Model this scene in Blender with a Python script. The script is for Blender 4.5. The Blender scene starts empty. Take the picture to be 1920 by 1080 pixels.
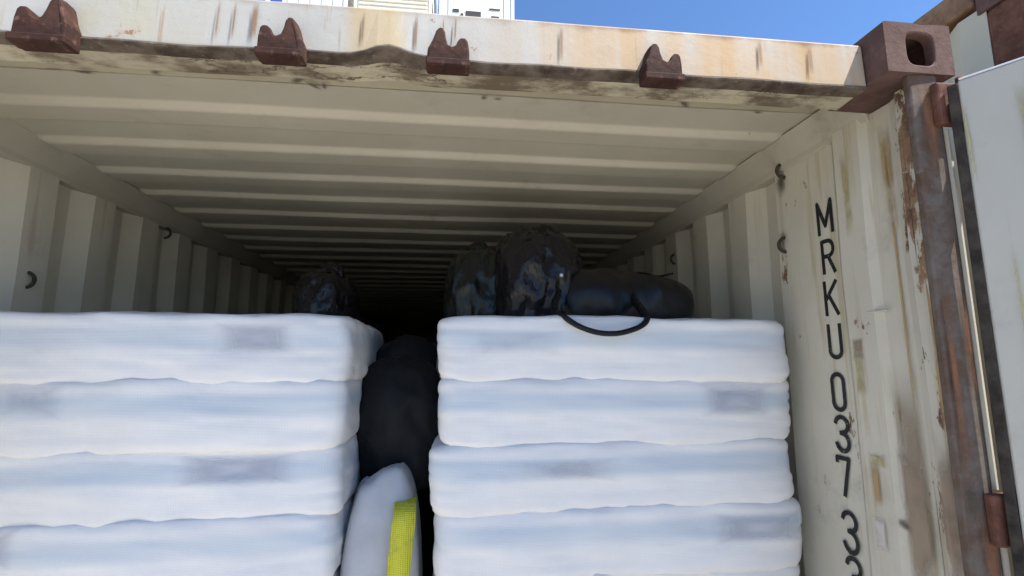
import bpy, bmesh, math, random
from mathutils import Vector, Matrix, noise

R = math.radians
rnd = random.Random(7)
scene = bpy.context.scene
COL = scene.collection

# ------------------------------------------------------------------ camera
CAM = (0.1404, -0.8838, 1.8594)
YAW, PITCH, ROLL, FPX = -0.1143, 0.1449, -0.0020, 921.7
cam_data = bpy.data.cameras.new('camera')
cam_data.sensor_width = 36.0
cam_data.lens = 36.0 * FPX / 1920.0
cam_data.clip_start = 0.02
cam_data.clip_end = 5000
cam = bpy.data.objects.new('camera', cam_data)
COL.objects.link(cam)
F = Vector((-math.sin(YAW) * math.cos(PITCH), math.cos(YAW) * math.cos(PITCH), math.sin(PITCH)))
R1 = Vector((math.cos(YAW), math.sin(YAW), 0))
U1 = R1.cross(F)
c_, s_ = math.cos(ROLL), math.sin(ROLL)
RR = R1 * c_ + U1 * s_
UU = U1 * c_ - R1 * s_
M = Matrix((RR, UU, -F)).transposed().to_4x4()
M.translation = Vector(CAM)
cam.matrix_world = M
scene.camera = cam

# ------------------------------------------------------------------ sky, sun, exposure
SUN_EL, SUN_AZ = R(60), R(61)          # azimuth measured from -Y (behind the camera) towards +X
to_sun = Vector((math.cos(SUN_EL) * math.sin(SUN_AZ), -math.cos(SUN_EL) * math.cos(SUN_AZ), math.sin(SUN_EL)))
world = bpy.data.worlds.new('World')
scene.world = world
world.use_nodes = True
nt = world.node_tree
nt.nodes.clear()
sky = nt.nodes.new('ShaderNodeTexSky')
sky.sky_type = 'NISHITA'
sky.sun_disc = False
sky.sun_elevation = SUN_EL
sky.sun_rotation = math.atan2(to_sun.x, to_sun.y)
sky.air_density = 1.0
sky.dust_density = 0.0
sky.ozone_density = 10.0
bg = nt.nodes.new('ShaderNodeBackground')
bg.inputs['Strength'].default_value = 0.095
wo = nt.nodes.new('ShaderNodeOutputWorld')
nt.links.new(sky.outputs[0], bg.inputs[0])
nt.links.new(bg.outputs[0], wo.inputs[0])

sun_data = bpy.data.lights.new('sun', 'SUN')
sun_data.energy = 5.0
sun_data.angle = R(0.53)
sun_data.color = (1.0, 0.95, 0.87)
sun = bpy.data.objects.new('sun', sun_data)
COL.objects.link(sun)
sun.rotation_euler = (-to_sun).to_track_quat('-Z', 'Y').to_euler()
sun.location = (6, -6, 12)

scene.view_settings.view_transform = 'Standard'
scene.view_settings.look = 'None'
scene.view_settings.exposure = 1.2
scene.view_settings.gamma = 1.0
scene.view_settings.use_curve_mapping = False
scene.cycles.max_bounces = 8
scene.cycles.diffuse_bounces = 5
scene.cycles.glossy_bounces = 2
scene.cycles.transparent_max_bounces = 6
scene.cycles.use_denoising = True


# ------------------------------------------------------------------ materials
def new_mat(name):
    m = bpy.data.materials.new(name)
    m.use_nodes = True
    n = m.node_tree
    b = n.nodes['Principled BSDF']
    return m, n, b


def node(n, kind, **kw):
    x = n.nodes.new(kind)
    for k, v in kw.items():
        if k in x.inputs:
            x.inputs[k].default_value = v
        else:
            setattr(x, k, v)
    return x


def coords(n, scale=(1, 1, 1), loc=(0, 0, 0)):
    tc = node(n, 'ShaderNodeTexCoord')
    mp = node(n, 'ShaderNodeMapping')
    mp.inputs['Scale'].default_value = scale
    mp.inputs['Location'].default_value = loc
    n.links.new(tc.outputs['Object'], mp.inputs['Vector'])
    return mp.outputs[0]


def noise_tex(n, scale, vec_scale=(1, 1, 1), detail=6, rough=0.6, loc=(0, 0, 0)):
    t = node(n, 'ShaderNodeTexNoise')
    t.inputs['Scale'].default_value = scale
    t.inputs['Detail'].default_value = detail
    t.inputs['Roughness'].default_value = rough
    n.links.new(coords(n, vec_scale, loc), t.inputs['Vector'])
    return t.outputs['Fac']


def ramp(n, fac, a, b, va=0.0, vb=1.0):
    r = node(n, 'ShaderNodeMapRange')
    r.inputs['From Min'].default_value = a
    r.inputs['From Max'].default_value = b
    r.inputs['To Min'].default_value = va
    r.inputs['To Max'].default_value = vb
    r.interpolation_type = 'SMOOTHSTEP'
    n.links.new(fac, r.inputs['Value'])
    return r.outputs[0]


def math_(n, op, a, b):
    x = node(n, 'ShaderNodeMath')
    x.operation = op
    for i, v in enumerate((a, b)):
        if isinstance(v, (int, float)):
            x.inputs[i].default_value = v
        else:
            n.links.new(v, x.inputs[i])
    return x.outputs[0]


def mix(n, fac, a, b):
    x = node(n, 'ShaderNodeMix')
    x.data_type = 'RGBA'
    if isinstance(fac, (int, float)):
        x.inputs[0].default_value = fac
    else:
        n.links.new(fac, x.inputs[0])
    for i, v in ((6, a), (7, b)):
        if isinstance(v, tuple):
            x.inputs[i].default_value = (*v, 1.0)
        else:
            n.links.new(v, x.inputs[i])
    return x.outputs[2]


def bump(n, b, h, strength, dist=0.002):
    x = node(n, 'ShaderNodeBump')
    x.inputs['Strength'].default_value = strength
    x.inputs['Distance'].default_value = dist
    n.links.new(h, x.inputs['Height'])
    n.links.new(x.outputs[0], b.inputs['Normal'])


RUST = (0.20, 0.075, 0.032)
RUST_DARK = (0.075, 0.030, 0.018)


def paint(name, base, tint, rust=0.62, streak=0.66, grime=(0.16, 0.14, 0.10), grime_amt=0.5, rough=0.55,
          streak_scale=(26, 26, 1.3), seed=0.0, rust_col=RUST, streak_amt=0.75, seam=None):
    """aged container paint: blotchy base, grime, vertical rust streaks and rust spots"""
    m, n, b = new_mat(name)
    big = noise_tex(n, 1.7, loc=(seed, 1, 2), detail=5)
    col = mix(n, ramp(n, big, 0.35, 0.65), base, tint)
    g = noise_tex(n, 4.5, loc=(3, seed, 7), detail=9, rough=0.72)
    col = mix(n, ramp(n, g, 0.56, 0.80, 0, grime_amt), col, grime)
    st = noise_tex(n, 1.0, streak_scale, loc=(seed, 5, 0.3), detail=4, rough=0.55)
    st2 = noise_tex(n, 1.4, loc=(seed, 9, 4), detail=3)
    sm = math_(n, 'MULTIPLY', ramp(n, st, streak, streak + 0.12, 0, streak_amt), ramp(n, st2, 0.42, 0.6))
    col = mix(n, sm, col, tuple(0.5 * (x + y) for x, y in zip(rust_col, base)))
    rs = noise_tex(n, 9.0, loc=(seed, 2, 11), detail=10, rough=0.75)
    if seam:
        # paint lifts and rusts first along the welded seam next to the post, and yellows in vertical runs
        sx = node(n, 'ShaderNodeSeparateXYZ')
        n.links.new(coords(n), sx.inputs[0])
        near = ramp(n, sx.outputs['Y'], seam[1], seam[0])
        run = noise_tex(n, 1.0, (40, 40, 1.6), detail=6, rough=0.62, loc=(2, 7, 0))
        col = mix(n, math_(n, 'MULTIPLY', ramp(n, run, 0.52, 0.66, 0, 0.6), ramp(n, noise_tex(n, 2.4, loc=(9, 1, 1)), 0.4, 0.58)), col, (0.40, 0.33, 0.17))
        peel = noise_tex(n, 11, (1, 1, 0.45), detail=9, rough=0.7, loc=(6, 6, 2))
        pk = ramp(n, math_(n, 'ADD', peel, math_(n, 'MULTIPLY', near, 0.13)), 0.625, 0.655)
        col = mix(n, pk, col, mix(n, ramp(n, rs, 0.42, 0.58), (0.13, 0.07, 0.045), (0.30, 0.19, 0.11)))
    col = mix(n, ramp(n, rs, rust, rust + 0.06), col, rust_col)
    n.links.new(col, b.inputs['Base Color'])
    b.inputs['Roughness'].default_value = rough
    b.inputs['Specular IOR Level'].default_value = 0.35
    fine = noise_tex(n, 60, detail=6, rough=0.7)
    bump(n, b, math_(n, 'ADD', fine, math_(n, 'MULTIPLY', rs, 1.2)), 0.25)
    return m


def rusty(name, base, dark, light, rough=0.85):
    m, n, b = new_mat(name)
    a = noise_tex(n, 14, detail=9, rough=0.7)
    c = noise_tex(n, 45, detail=6, rough=0.7, loc=(4, 2, 1))
    col = mix(n, ramp(n, a, 0.35, 0.66), dark, base)
    col = mix(n, ramp(n, c, 0.54, 0.78, 0, 0.8), col, light)
    n.links.new(col, b.inputs['Base Color'])
    b.inputs['Roughness'].default_value = rough
    b.inputs['Specular IOR Level'].default_value = 0.2
    bump(n, b, math_(n, 'ADD', a, c), 0.55, 0.003)
    return m


def plain(name, col, rough=0.6, var=0.25, scale=12, spec=0.4, bmp=0.15):
    m, n, b = new_mat(name)
    a = noise_tex(n, scale, detail=8, rough=0.65)
    d = tuple(x * (1 - var) for x in col)
    l = tuple(min(1, x * (1 + var * 0.6)) for x in col)
    n.links.new(mix(n, ramp(n, a, 0.3, 0.7), d, l), b.inputs['Base Color'])
    b.inputs['Roughness'].default_value = rough
    b.inputs['Specular IOR Level'].default_value = spec
    if bmp:
        bump(n, b, a, bmp)
    return m


MAT = {}
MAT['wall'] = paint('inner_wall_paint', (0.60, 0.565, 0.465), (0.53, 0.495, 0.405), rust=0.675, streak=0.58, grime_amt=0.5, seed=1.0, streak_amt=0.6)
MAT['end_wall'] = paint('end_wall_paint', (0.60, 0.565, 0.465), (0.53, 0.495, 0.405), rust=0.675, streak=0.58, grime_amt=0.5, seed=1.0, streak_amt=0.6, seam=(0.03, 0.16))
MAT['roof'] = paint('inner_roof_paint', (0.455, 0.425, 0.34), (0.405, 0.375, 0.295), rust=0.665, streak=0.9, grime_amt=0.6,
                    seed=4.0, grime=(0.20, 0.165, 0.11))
MAT['door'] = paint('door_paint', (0.49, 0.475, 0.415), (0.45, 0.438, 0.385), rust=0.72, streak=0.60, grime_amt=0.35, seed=2.5, streak_scale=(7, 7, 0.6),
                    rust_col=(0.30, 0.25, 0.12), streak_amt=0.5)
MAT['neighbour'] = paint('neighbour_paint', (0.47, 0.44, 0.35), (0.42, 0.39, 0.31), rust=0.66, streak=0.6, seed=8.0)
MAT['rust'] = rusty('rusted_steel', (0.17, 0.078, 0.052), (0.085, 0.036, 0.026), (0.26, 0.15, 0.11))
MAT['casting'] = rusty('rusted_casting', (0.125, 0.076, 0.063), (0.085, 0.047, 0.038), (0.17, 0.115, 0.098))
MAT['post'] = rusty('rust_stained_post', (0.150, 0.130, 0.114), (0.105, 0.066, 0.046), (0.20, 0.175, 0.155))
MAT['keeper'] = rusty('rusted_keeper', (0.060, 0.026, 0.018), (0.028, 0.012, 0.009), (0.21, 0.11, 0.085))
MAT['rail_rust'] = rusty('rust_orange_rail', (0.26, 0.165, 0.10), (0.15, 0.085, 0.055), (0.33, 0.23, 0.14))
MAT['lip'] = rusty('grimy_lip', (0.145, 0.115, 0.09), (0.05, 0.035, 0.025), (0.24, 0.20, 0.155))
MAT['rubber'] = plain('black_rubber', (0.045, 0.036, 0.029), 0.9, var=0.7, scale=25, bmp=0.6)
MAT['dark_mark'] = plain('dark_grime', (0.05, 0.042, 0.03), 0.9)
def worn_ink():
    m, n, b = new_mat('black_stencil_paint')
    a = noise_tex(n, 85, detail=8, rough=0.7)
    n.links.new(mix(n, ramp(n, a, 0.60, 0.68, 0, 0.8), (0.012, 0.012, 0.012), (0.42, 0.40, 0.33)), b.inputs['Base Color'])
    b.inputs['Roughness'].default_value = 0.6
    return m


MAT['ink'] = worn_ink()
MAT['floor'] = plain('plywood_floor', (0.10, 0.065, 0.04), 0.8, scale=5)
MAT['wood'] = plain('pallet_wood', (0.36, 0.25, 0.14), 0.85, scale=8)
MAT['ground'] = plain('unseen_concrete', (0.56, 0.53, 0.48), 0.9, var=0.15, scale=0.6)
MAT['unseen_asphalt'] = plain('unseen_asphalt', (0.16, 0.155, 0.148), 0.95, var=0.25, scale=3)
MAT['white'] = plain('white_container_paint', (0.80, 0.80, 0.78), 0.45, var=0.05, scale=2)
MAT['cream'] = plain('cream_container_paint', (0.78, 0.74, 0.62), 0.5, var=0.08, scale=2)
MAT['blue'] = plain('blue_container_paint', (0.05, 0.10, 0.42), 0.5, var=0.1, scale=2)
MAT['vent'] = plain('dark_vent', (0.045, 0.042, 0.045), 0.7)
MAT['gap_sky_blue'] = plain('sky_gap_blue_grey', (0.26, 0.34, 0.44), 0.5)


def header_paint():
    """white-cream door header, orange rust weeping from its upper edge, more towards the right end"""
    m, n, b = new_mat('header_paint')
    tc = node(n, 'ShaderNodeTexCoord')
    sp = node(n, 'ShaderNodeSeparateXYZ')
    n.links.new(tc.outputs['Object'], sp.inputs[0])
    base = mix(n, ramp(n, noise_tex(n, 2.2, loc=(3, 0, 1)), 0.35, 0.65), (0.375, 0.365, 0.335), (0.41, 0.405, 0.38))
    # yellowish-cream tint at the far left
    yl = math_(n, 'MULTIPLY', ramp(n, sp.outputs['X'], -0.25, -0.55), ramp(n, noise_tex(n, 3.0, loc=(0, 8, 0)), 0.4, 0.62, 0, 0.75))
    base = mix(n, yl, base, (0.40, 0.365, 0.24))
    # orange weeping: vertical streaks, strongest near the top edge and to the right
    st = noise_tex(n, 1.0, (11, 1, 1.2), detail=3, rough=0.5, loc=(2.2, 0, 0))
    right = ramp(n, sp.outputs['X'], 0.05, 0.60, 0.05, 1.0)
    wide = math_(n, 'MULTIPLY', ramp(n, st, 0.32, 0.58, 0.12, 0.95), right)
    base = mix(n, wide, base, (0.41, 0.265, 0.13))
    top = ramp(n, math_(n, 'ADD', sp.outputs['Z'], math_(n, 'MULTIPLY', st, 0.07)), 2.588, 2.606, 0, 0.9)
    base = mix(n, math_(n, 'MULTIPLY', top, ramp(n, sp.outputs['X'], 0.2, 0.6, 0.35, 1.0)), base, (0.18, 0.095, 0.052))
    # one orange patch about the middle
    px = math_(n, 'ABSOLUTE', math_(n, 'ADD', sp.outputs['X'], 0.03), 0)
    patch = ramp(n, math_(n, 'ADD', px, math_(n, 'MULTIPLY', noise_tex(n, 9, loc=(0, 4, 0)), 0.05)), 0.10, 0.055, 0, 0.6)
    base = mix(n, patch, base, (0.42, 0.29, 0.115))
    sp2 = noise_tex(n, 16, detail=10, rough=0.75, loc=(1, 1, 6))
    base = mix(n, ramp(n, sp2, 0.61, 0.66), base, (0.27, 0.15, 0.08))
    drip = noise_tex(n, 1.0, (60, 1, 3.0), detail=5, rough=0.6, loc=(1.2, 0, 0))
    base = mix(n, math_(n, 'MULTIPLY', ramp(n, drip, 0.60, 0.70, 0, 0.5), ramp(n, noise_tex(n, 4, loc=(0, 0, 3)), 0.45, 0.6)), base, (0.28, 0.16, 0.08))
    low = ramp(n, math_(n, 'ADD', sp.outputs['Z'], math_(n, 'MULTIPLY', noise_tex(n, 12, loc=(0, 2, 9)), 0.012)), 2.474, 2.462, 0, 0.85)
    base = mix(n, low, base, (0.22, 0.17, 0.12))
    n.links.new(base, b.inputs['Base Color'])
    b.inputs['Roughness'].default_value = 0.6
    b.inputs['Specular IOR Level'].default_value = 0.3
    bump(n, b, math_(n, 'ADD', sp2, noise_tex(n, 5)), 0.3, 0.004)
    return m


MAT['header'] = header_paint()


def plate_paint():
    """beige front strip of the roof, filthy with rust cracks near the header lip"""
    m, n, b = new_mat('front_plate_paint')
    tc = node(n, 'ShaderNodeTexCoord')
    sp = node(n, 'ShaderNodeSeparateXYZ')
    n.links.new(tc.outputs['Object'], sp.inputs[0])
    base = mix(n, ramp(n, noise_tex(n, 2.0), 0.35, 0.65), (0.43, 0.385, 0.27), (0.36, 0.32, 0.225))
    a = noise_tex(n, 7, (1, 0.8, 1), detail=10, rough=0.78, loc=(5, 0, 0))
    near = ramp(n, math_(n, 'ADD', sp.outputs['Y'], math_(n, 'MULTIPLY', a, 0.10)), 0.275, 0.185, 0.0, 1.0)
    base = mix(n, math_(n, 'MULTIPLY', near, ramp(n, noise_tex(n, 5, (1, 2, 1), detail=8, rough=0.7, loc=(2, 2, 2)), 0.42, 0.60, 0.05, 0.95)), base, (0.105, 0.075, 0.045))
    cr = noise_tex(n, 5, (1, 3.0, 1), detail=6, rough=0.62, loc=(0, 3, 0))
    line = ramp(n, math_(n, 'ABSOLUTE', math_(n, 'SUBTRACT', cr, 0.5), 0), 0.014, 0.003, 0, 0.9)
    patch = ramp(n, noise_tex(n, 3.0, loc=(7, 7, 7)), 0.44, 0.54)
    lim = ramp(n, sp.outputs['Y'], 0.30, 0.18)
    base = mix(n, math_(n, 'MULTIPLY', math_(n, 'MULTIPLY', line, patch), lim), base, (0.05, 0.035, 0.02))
    n.links.new(base, b.inputs['Base Color'])
    b.inputs['Roughness'].default_value = 0.65
    bump(n, b, a, 0.4, 0.004)
    return m


MAT['plate'] = plate_paint()


def sack_mat():
    """white woven sack, bluish skylight painted into the colour of its upper half"""
    m, n, b = new_mat('white_sack')
    tc = node(n, 'ShaderNodeTexCoord')
    sp = node(n, 'ShaderNodeSeparateXYZ')
    n.links.new(tc.outputs['Object'], sp.inputs[0])
    oi = node(n, 'ShaderNodeObjectInfo')
    base = mix(n, ramp(n, noise_tex(n, 6, detail=5), 0.3, 0.7), (0.70, 0.688, 0.675), (0.75, 0.738, 0.725))
    skylight_tint = math_(n, 'MULTIPLY', ramp(n, sp.outputs['Z'], 0.085, 0.115), ramp(n, sp.outputs['Z'], 0.165, 0.135))  # blue skylight on the upper half, put into the base colour
    base = mix(n, math_(n, 'MULTIPLY', skylight_tint, ramp(n, oi.outputs['Random'], 0.0, 1.0, 0.6, 0.95)), base, (0.50, 0.56, 0.62))
    wv = node(n, 'ShaderNodeTexWave')
    wv.inputs['Scale'].default_value = 90
    wv.inputs['Distortion'].default_value = 0.6
    n.links.new(coords(n), wv.inputs['Vector'])
    wv2 = node(n, 'ShaderNodeTexWave')
    wv2.bands_direction = 'Z'
    wv2.inputs['Scale'].default_value = 90
    n.links.new(coords(n), wv2.inputs['Vector'])
    n.links.new(base, b.inputs['Base Color'])
    b.inputs['Roughness'].default_value = 0.5
    b.inputs['Specular IOR Level'].default_value = 0.4
    bump(n, b, math_(n, 'ADD', math_(n, 'ADD', wv.outputs['Fac'], wv2.outputs['Fac']), math_(n, 'MULTIPLY', noise_tex(n, 14), 5.0)), 0.14, 0.003)
    return m


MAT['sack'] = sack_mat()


def soft_patch(name, col, edge=0.35, nscale=5.0, thr=0.35, oval=False):
    """a faded, ragged-edged print or stain on a thin patch (generated coordinates, alpha by distance and noise)"""
    m, n, b = new_mat(name)
    tc = node(n, 'ShaderNodeTexCoord')
    uv = node(n, 'ShaderNodeVectorMath')
    uv.operation = 'MULTIPLY_ADD'
    uv.inputs[1].default_value = (2, 2, 0)
    uv.inputs[2].default_value = (-1, -1, 0)
    n.links.new(tc.outputs['UV'], uv.inputs[0])
    sp = node(n, 'ShaderNodeSeparateXYZ')
    n.links.new(uv.outputs[0], sp.inputs[0])
    if oval:
        d = math_(n, 'SQRT', math_(n, 'ADD', math_(n, 'MULTIPLY', sp.outputs[0], sp.outputs[0]), math_(n, 'MULTIPLY', sp.outputs[1], sp.outputs[1])), 0)
    else:
        d = math_(n, 'MAXIMUM', math_(n, 'ABSOLUTE', sp.outputs[0], 0), math_(n, 'ABSOLUTE', sp.outputs[1], 0))
    t = node(n, 'ShaderNodeTexNoise')
    t.inputs['Scale'].default_value = nscale
    t.inputs['Detail'].default_value = 8
    n.links.new(coords(n, (5, 5, 3)), t.inputs['Vector'])
    a = math_(n, 'MULTIPLY', ramp(n, d, 1.0, 1.0 - edge), ramp(n, t.outputs['Fac'], thr - 0.12, thr + 0.22))
    n.links.new(mix(n, t.outputs['Fac'], tuple(0.8 * x for x in col), tuple(min(1, 1.15 * x) for x in col)), b.inputs['Base Color'])
    n.links.new(a, b.inputs['Alpha'])
    b.inputs['Roughness'].default_value = 0.7
    return m


MAT['print'] = soft_patch('grey_blue_print', (0.46, 0.48, 0.54), 1.0, 0.55, 0.44)
MAT['stain_y'] = soft_patch('yellow_residue', (0.44, 0.38, 0.17), 0.9, 3.0, 0.38)
MAT['stain_o'] = soft_patch('orange_residue', (0.40, 0.27, 0.12), 0.8, 3.0, 0.36)
MAT['stain_p'] = soft_patch('paper_residue', (0.60, 0.54, 0.49), 0.6, 4.0, 0.34)
MAT['stain_b'] = soft_patch('brown_scuff', (0.30, 0.225, 0.155), 0.6, 2.0, 0.36)
MAT['stain_d'] = soft_patch('dark_scuff', (0.085, 0.07, 0.05), 1.0, 3.0, 0.40, True)
MAT['stain_r'] = soft_patch('orange_rust', (0.22, 0.095, 0.045), 0.9, 3.0, 0.42)
MAT['drip'] = soft_patch('rust_drip', (0.22, 0.13, 0.075), 0.8, 1.0, 0.28)


def plastic(name, col, rough, sheen=0.5, scale=26):
    m, n, b = new_mat(name)
    a = noise_tex(n, scale, detail=6, rough=0.6)
    n.links.new(mix(n, ramp(n, a, 0.3, 0.7), tuple(0.7 * x for x in col), tuple(1.3 * x for x in col)), b.inputs['Base Color'])
    n.links.new(ramp(n, a, 0.3, 0.7, rough * 0.8, min(1, rough * 1.25)), b.inputs['Roughness'])
    b.inputs['Specular IOR Level'].default_value = sheen
    bump(n, b, a, 0.2, 0.004)
    return m


def crumpled(name, col, rough, s1=6.5, s2=16, k2=0.25, amt=0.55):
    """thin plastic film: sharp creases by ridged noise"""
    m, n, b = new_mat(name)
    def ridge(sc_, loc, vs):
        a = noise_tex(n, sc_, vs, detail=3, rough=0.5, loc=loc)
        return ramp(n, math_(n, 'ABSOLUTE', math_(n, 'SUBTRACT', a, 0.5), 0), 0.0, 0.13, 1.0, 0.0)
    h = math_(n, 'ADD', ridge(s1, (1, 2, 3), (1, 1, 0.5)), math_(n, 'MULTIPLY', ridge(s2, (4, 0, 1), (1, 1, 0.6)), k2))
    b.inputs['Base Color'].default_value = (*col, 1)
    b.inputs['Roughness'].default_value = rough
    b.inputs['Specular IOR Level'].default_value = 0.34
    bump(n, b, h, amt, 0.014)
    return m


MAT['black_plastic'] = crumpled('black_plastic_film', (0.011, 0.009, 0.010), 0.26)
MAT['green_plastic'] = crumpled('dark_green_plastic_film', (0.008, 0.010, 0.008), 0.30)
MAT['nylon'] = crumpled('black_nylon', (0.0065, 0.0062, 0.0075), 0.36, 3.5, 9, 0.25, 0.35)
MAT['navy'] = plastic('navy_nylon', (0.004, 0.004, 0.010), 0.5, 0.4, 60)
MAT['grey_nylon'] = plastic('charcoal_nylon', (0.009, 0.0095, 0.011), 0.7, 0.2, 60)
MAT['webbing'] = plastic('black_webbing', (0.006, 0.006, 0.008), 0.7, 0.3, 120)
MAT['pale_sack'] = plain('pale_grey_sack', (0.44, 0.44, 0.455), 0.6, var=0.1)
def webbing(name, col):
    m, n, b = new_mat(name)
    w1 = node(n, 'ShaderNodeTexWave')
    w1.bands_direction = 'Z'
    w1.inputs['Scale'].default_value = 70
    w1.inputs['Distortion'].default_value = 1.0
    n.links.new(coords(n), w1.inputs['Vector'])
    w2 = node(n, 'ShaderNodeTexWave')
    w2.inputs['Scale'].default_value = 55
    n.links.new(coords(n), w2.inputs['Vector'])
    h = math_(n, 'ADD', w1.outputs['Fac'], w2.outputs['Fac'])
    dirt = noise_tex(n, 18, detail=8, rough=0.7)
    c = mix(n, ramp(n, h, 0.3, 1.6), tuple(0.82 * x for x in col), col)
    c = mix(n, ramp(n, dirt, 0.5, 0.75, 0, 0.7), c, (0.16, 0.15, 0.05))
    n.links.new(c, b.inputs['Base Color'])
    b.inputs['Roughness'].default_value = 0.7
    bump(n, b, h, 0.5, 0.002)
    return m


MAT['yellow'] = webbing('yellow_webbing', (0.62, 0.60, 0.035))
MAT['pin'] = plain('bare_metal', (0.6, 0.6, 0.6), 0.3)


# ------------------------------------------------------------------ mesh helpers
def link(name, me, mat=None, parent=None):
    o = bpy.data.objects.new(name, me)
    COL.objects.link(o)
    if mat and not me.materials:
        me.materials.append(MAT[mat])
    if parent:
        o.parent = parent
    return o


def mesh(name, verts, faces, smooth=False):
    me = bpy.data.meshes.new(name)
    me.from_pydata([tuple(v) for v in verts], [], faces)
    bm = bmesh.new()
    bm.from_mesh(me)
    bmesh.ops.recalc_face_normals(bm, faces=bm.faces)
    bm.to_mesh(me)
    bm.free()
    if smooth:
        me.polygons.foreach_set('use_smooth', [True] * len(me.polygons))
    return me


def bevel_mod(o, w, seg=2, ang=35):
    b = o.modifiers.new('bevel', 'BEVEL')
    b.width = w
    b.segments = seg
    b.limit_method = 'ANGLE'
    b.angle_limit = R(ang)
    return o


def box(name, x0, x1, y0, y1, z0, z1, mat, parent=None, bev=0.0):
    v = [(x, y, z) for x in (x0, x1) for y in (y0, y1) for z in (z0, z1)]
    f = [(0, 1, 3, 2), (4, 6, 7, 5), (0, 4, 5, 1), (2, 3, 7, 6), (0, 2, 6, 4), (1, 5, 7, 3)]
    o = link(name, mesh(name, v, f), mat, parent)
    if bev:
        bevel_mod(o, bev)
    return o


def extrude(name, poly, axis, a, b, mat, parent=None, bev=0.0):
    """closed 2D polygon extruded along an axis; the 2D pair is the other two axes in order"""
    n = len(poly)
    def p3(u, v, w):
        return {'x': (w, u, v), 'y': (u, w, v), 'z': (u, v, w)}[axis]
    verts = [p3(u, v, a) for u, v in poly] + [p3(u, v, b) for u, v in poly]
    faces = [tuple(range(n)), tuple(range(2 * n - 1, n - 1, -1))]
    faces += [(i, (i + 1) % n, n + (i + 1) % n, n + i) for i in range(n)]
    o = link(name, mesh(name, verts, faces), mat, parent)
    if bev:
        bevel_mod(o, bev)
    return o


def sheet(name, pts, axis, stops, mat, parent=None, th=0.002, side=1, wob=0.0):
    """open profile (list of 2D points) swept along axis stops, with thickness by a solidify modifier"""
    def p3(u, v, w):
        return {'x': (w, u, v), 'y': (u, w, v), 'z': (u, v, w)}[axis]
    verts, faces = [], []
    for w in stops:
        for u, v in pts:
            q = Vector(p3(u, v, w))
            if wob:
                q += Vector((noise.noise(q * 1.7 + Vector((3, 0, 0))), noise.noise(q * 1.9), noise.noise(q * 1.8 + Vector((0, 9, 0))))) * wob
            verts.append(q)
    n = len(pts)
    for i in range(len(stops) - 1):
        for j in range(n - 1):
            faces.append((i * n + j, i * n + j + 1, (i + 1) * n + j + 1, (i + 1) * n + j))
    o = link(name, mesh(name, verts, faces), mat, parent)
    s = o.modifiers.new('thickness', 'SOLIDIFY')
    s.thickness = th
    s.offset = 0
    return o


def thing(name, label, cat, loc=(0, 0, 0), group=None):
    o = bpy.data.objects.new(name, None)
    COL.objects.link(o)
    o.location = loc
    o.empty_display_size = 0.2
    tag(o, label, cat, group)
    return o


def tag(o, label, cat, group=None):
    o['label'] = label
    o['category'] = cat
    if group:
        o['group'] = group
    return o


def structure(o):
    o['kind'] = 'structure'
    return o


def tube(name, pts, r, mat, parent=None, seg=10, flat=1.0, closed=False):
    """tube along a polyline; flat < 1 squashes it into webbing"""
    verts, faces = [], []
    pts = [Vector(p) for p in pts]
    n = len(pts)
    for i, p in enumerate(pts):
        t = (pts[min(i + 1, n - 1)] - pts[max(i - 1, 0)]).normalized()
        ref = Vector((0, 1, 0)) if abs(t.y) < 0.9 else Vector((1, 0, 0))
        a = t.cross(ref).normalized()
        b = t.cross(a)
        for k in range(seg):
            an = 2 * math.pi * k / seg
            verts.append(p + a * (r * flat * math.cos(an)) + b * (r * math.sin(an)))
    for i in range(n - 1):
        for k in range(seg):
            k2 = (k + 1) % seg
            faces.append((i * seg + k, i * seg + k2, (i + 1) * seg + k2, (i + 1) * seg + k))
    faces.append(tuple(range(seg)))
    faces.append(tuple(range((n - 1) * seg, n * seg)))
    return link(name, mesh(name, verts, faces, True), mat, parent)


# ------------------------------------------------------------------ ground
S = 1500
ground = link('ground', mesh('ground', [(-S, -S, -0.02), (S, -S, -0.02), (S, S, -0.02), (-S, S, -0.02)], [(0, 1, 2, 3)]), 'unseen_asphalt')  # unseen far yard, darkened to cut light reaching the deep interior
structure(ground)
# unseen pale concrete bays, kept to the near yard to shape the bounce light
bays = bpy.data.objects.new('unseen_concrete_pavement', None)
COL.objects.link(bays)
structure(bays)
bay_me = None
for ix in range(-2, 3):
    for iy in range(-1, 4):
        if bay_me is None:
            b0 = box('unseen_concrete_slab', -2.49, 2.49, -2.49, 2.49, -0.25, -0.0005, 'ground', bays, 0.006)
            bay_me = b0.data
        else:
            b0 = link('unseen_concrete_slab', bay_me, None, bays)
            bevel_mod(b0, 0.006)
        b0.location = (ix * 5.0 + 0.8, iy * 5.0 + 0.6, 0)

# ------------------------------------------------------------------ the open container
LEN = 12.19
box_c = thing('shipping_container', 'open beige shipping container with rusty header, seen from its door end, full of sacks', 'container')

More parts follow.
